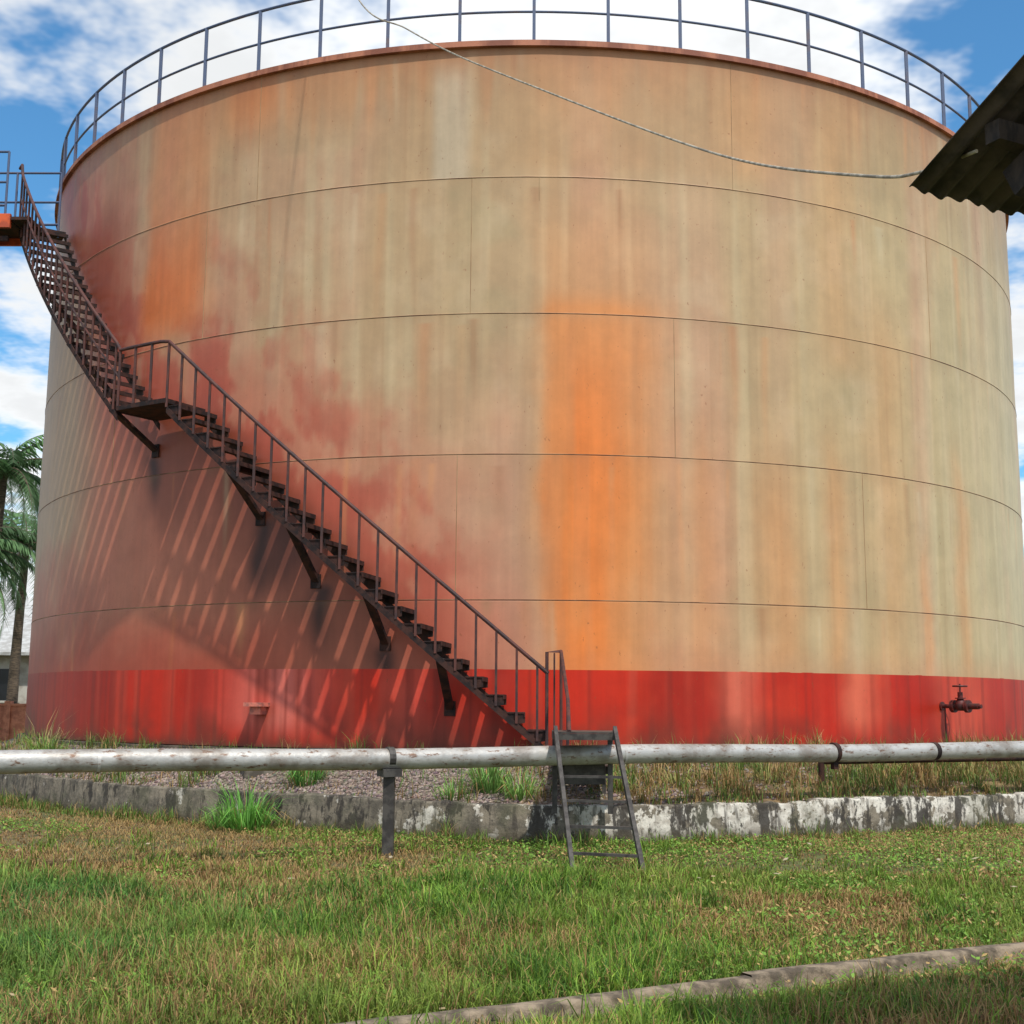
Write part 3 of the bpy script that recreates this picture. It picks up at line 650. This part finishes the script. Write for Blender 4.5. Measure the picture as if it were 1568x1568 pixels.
def berm_weeds():
    parts=[]
    n=50000; t=rng.uniform(-62,62,n); f=rng.random(n); r=R+.08+(rw(t)-.12-R)*f
    dens=SS(-2,10,t+ (fbm(t*.4,r*2,95)-.5)*14)*.95+.10+.6*SS(.52,.62,fbm(t*.7,r*1.5,96))*.8
    k=(rng.random(n)<dens)&(fbm(t*.9,r*2.5,97)>.36); t=t[k];r=r[k];n=len(t)
    P=np.stack([r*np.sin(np.radians(t)),-r*np.cos(np.radians(t)),berm_z(t,r)-.005],-1)
    m_=rng.random((n,1)); gp=SS(.42,.6,fbm(t*.5,r*1.2,94))[:,None]; c=np.where(rng.random((n,1))<.72-.5*gp,DRY*(1-m_*.5)+BR*m_*.5,s2l((120,150,74)))*rng.uniform(.45,1.05,(n,1))
    h=rng.uniform(.05,.27,n)*(.25+1.3*SS(.35,.75,fbm(t*.8,r*2,98))); parts.append(blades(P,h,rng.uniform(.006,.012,n),rng.uniform(.1,1.3,n),rng.uniform(0,6.28,n),c))
    n=12000; t=rng.uniform(-60,60,n); r=rw(t)+.03+rng.random(n)**2*.35; P=np.stack([r*np.sin(np.radians(t)),-r*np.cos(np.radians(t)),np.full(n,GZ)],-1)
    c=np.where(rng.random((n,1))<.4,DRY*.8,s2l((112,146,62)))*rng.uniform(.5,1.1,(n,1)); h=rng.uniform(.05,.22,n)*(.3+1.3*vn(t*1.2,0,99)**2)
    parts.append(blades(P,h,rng.uniform(.006,.011,n),rng.uniform(.1,1.2,n),rng.uniform(0,6.28,n),c))
    merge('berm_weeds',parts,M_leaf)
berm_weeds()
# ---------------- palms
def palm(x,y,ztop,lean,seed,L_=2.9):
    g=np.random.default_rng(seed); pr=empty('palm_tree'); mb=MB()
    pts=[(x+lean*(1-math.cos(f*1.4)),y,GZ+(ztop-GZ)*f) for f in np.linspace(0,1,14)]
    mb.tube(pts,[.2-.09*f+(.07 if f==0 else 0) for f in np.linspace(0,1,14)],12); mb.obj('trunk',M_trunk,pr,smooth=True)
    top=np.array(pts[-1]); V=[];F=[];C=[];rb=MB()
    for k in range(30):
        a=k*2.399+g.uniform(-.2,.2); e0=rad(g.uniform(5,80)-(k%3)*18); Lf=L_*g.uniform(.8,1.1)
        d=np.array([math.cos(a),math.sin(a),0]); p=top.copy(); e=e0; m_=26; sp_=[p.copy()]
        for i in range(m_):
            p=p+(d*math.cos(e)+np.array([0,0,math.sin(e)]))*Lf/m_; e-=rad(3.2+g.uniform(0,1.4)); sp_.append(p.copy())
        rb.tube(sp_,[.028*(1-i/(m_+2)) for i in range(m_+1)],5)
        sdv=np.cross(d,[0,0,1.])
        cb=s2l((104,138,92))*g.uniform(.4,1.4)
        for i in range(2,m_*2):
            if g.random()<.12: continue
            f=i/(m_*2); q=sp_[i//2]*(1-.5*(i%2))+sp_[min(i//2+1,m_)]*.5*(i%2); ll=.62*math.sin(min(1,f*1.3+.15)*math.pi*.75)*g.uniform(.7,1.15)+.1
            fw=(sp_[min(i//2+1,m_)]-sp_[i//2]); fw/=np.linalg.norm(fw)+1e-9
            for sg in (-1,1):
                dirn=sdv*sg*.8+fw*.55+np.array([0,0,-.25-g.uniform(0,.55)]); dirn/=np.linalg.norm(dirn)
                wv=fw*.020; b=len(V); V+= [q-wv,q+wv,q+dirn*ll*.6+wv*.9+np.array([0,0,.03]),q+dirn*ll*.6-wv*.9,q+dirn*ll+np.array([0,0,-.08*ll])]
                F.append((b,b+1,b+2,b+3)); C+= [cb*.8,cb*.8,cb*1.1,cb*1.1,cb*.9]
    V=np.array(V); F3=np.array([(f[3],f[2],f[0]+4) for f in F])
    fastmesh('fronds',V,F4=np.array(F),F3=F3,col=np.array(C),mat=M_palm,parent=pr); rb.obj('frond_ribs',M_trunk,pr)
palm(-15.6,11.8,7.2,.3,1); palm(-19.2,17.5,6.2,-.2,2,3.2); palm(-16.6,16.5,5.6,.2,3,3.0); palm(-22,20,8.5,.3,4,3.2); palm(-15.2,9.0,4.3,-.1,5,2.5); palm(-18.5,13,4.9,-.1,15,2.9)
palm(21,22,8,.3,6)
wb=empty('warehouse_building'); mb=MB(); mb.abox(-34,-17.2,24,34,GZ,2.3); mb.obj('walls',M_bwall,wb)
mb=MB(); mb.plate([(-34.6,23.4,2.2),(-34.6,29,4.4),(-34.6,34.6,2.2),(-34.6,34.6,2.32),(-34.6,29,4.52),(-34.6,23.4,2.32)],(18,0,0)); mb.obj('roof',M_broof,wb)
mb=MB()
for x in range(-33,-18,3): mb.abox(x,x+1.6,23.96,24.02,.5,1.7)
mb.obj('windows',M_dark,wb)
mb=MB()
for x in range(-33,-18,3): mb.abox(x-.06,x+1.66,23.93,23.99,.42,.5); mb.abox(x+.77,x+.83,23.93,23.958,.5,1.7)
mb.obj('window_sills',M_bwall,wb)
mb=MB(); mb.abox(-17.9,-15.2,16,16.12,GZ,.35); mb.abox(-18,-15.1,15.96,16.16,.35,.42)
for x in (-18,-16.5,-15.1): mb.abox(x-.1,x+.1,15.94,16.18,GZ,.5)
mb.obj('boundary_wall',simple('orange_wall',L(200,130,100),L(170,104,80),4,.8))
def trees_mass():
    g=np.random.default_rng(9); P=[];CC=[]
    for k in range(90):
        x=g.uniform(-120,120); y=g.uniform(60,95); h=g.uniform(3,6.5); z=GZ+h*.55; r=g.uniform(2.5,5); hh=h*.5
        n=240; u=g.normal(size=(n,3)); u/=np.linalg.norm(u,axis=1)[:,None]; u*=g.uniform(.65,1.08,(n,1)); P.append(np.stack([x+u[:,0]*r,y+u[:,1]*r,z+u[:,2]*hh],-1))
        CC.append(s2l((86,112,66))*g.uniform(.35,1.2,(n,1))*(.6+.4*(u[:,2:]>0)))
    P=np.concatenate(P);CC=np.concatenate(CC);n=len(P)
    a=g.normal(size=(n,3));a/=np.linalg.norm(a,axis=1)[:,None];b_=np.cross(a,g.normal(size=(n,3)));b_/=np.linalg.norm(b_,axis=1)[:,None]
    a*=.42;b_*=.42
    V=np.stack([P-a,P-b_,P+a,P+b_],1).reshape(-1,3); F=(np.arange(n)*4)[:,None]+np.array([[0,1,2,3]])
    fastmesh('distant_trees',V,F4=F,col=np.repeat(CC,4,0),mat=M_palm)
trees_mass()
def shrub(x,y,z,r,h,seed):
    g=np.random.default_rng(seed); n=1800; u=g.normal(size=(n,3)); u/=np.linalg.norm(u,axis=1)[:,None]; u*=g.uniform(.3,1.1,(n,1))
    P=np.stack([x+u[:,0]*r,y+u[:,1]*r,z+h*.5+u[:,2]*h*.5],-1); a=g.normal(size=(n,3))*.05;b_=g.normal(size=(n,3))*.05
    V=np.stack([P-a,P-b_,P+a,P+b_],1).reshape(-1,3); F=(np.arange(n)*4)[:,None]+np.array([[0,1,2,3]])
    c=s2l((100,136,72))*g.uniform(.4,1.3,(n,1)); fastmesh('shrub',V,F4=F,col=np.repeat(c,4,0),mat=M_palm)
shrub(-13.3,4.0,GZ,.9,1.0,1); shrub(-15.0,8.5,GZ,1.2,1.2,2); shrub(-11.5,1.5,GZ,.8,.7,3)
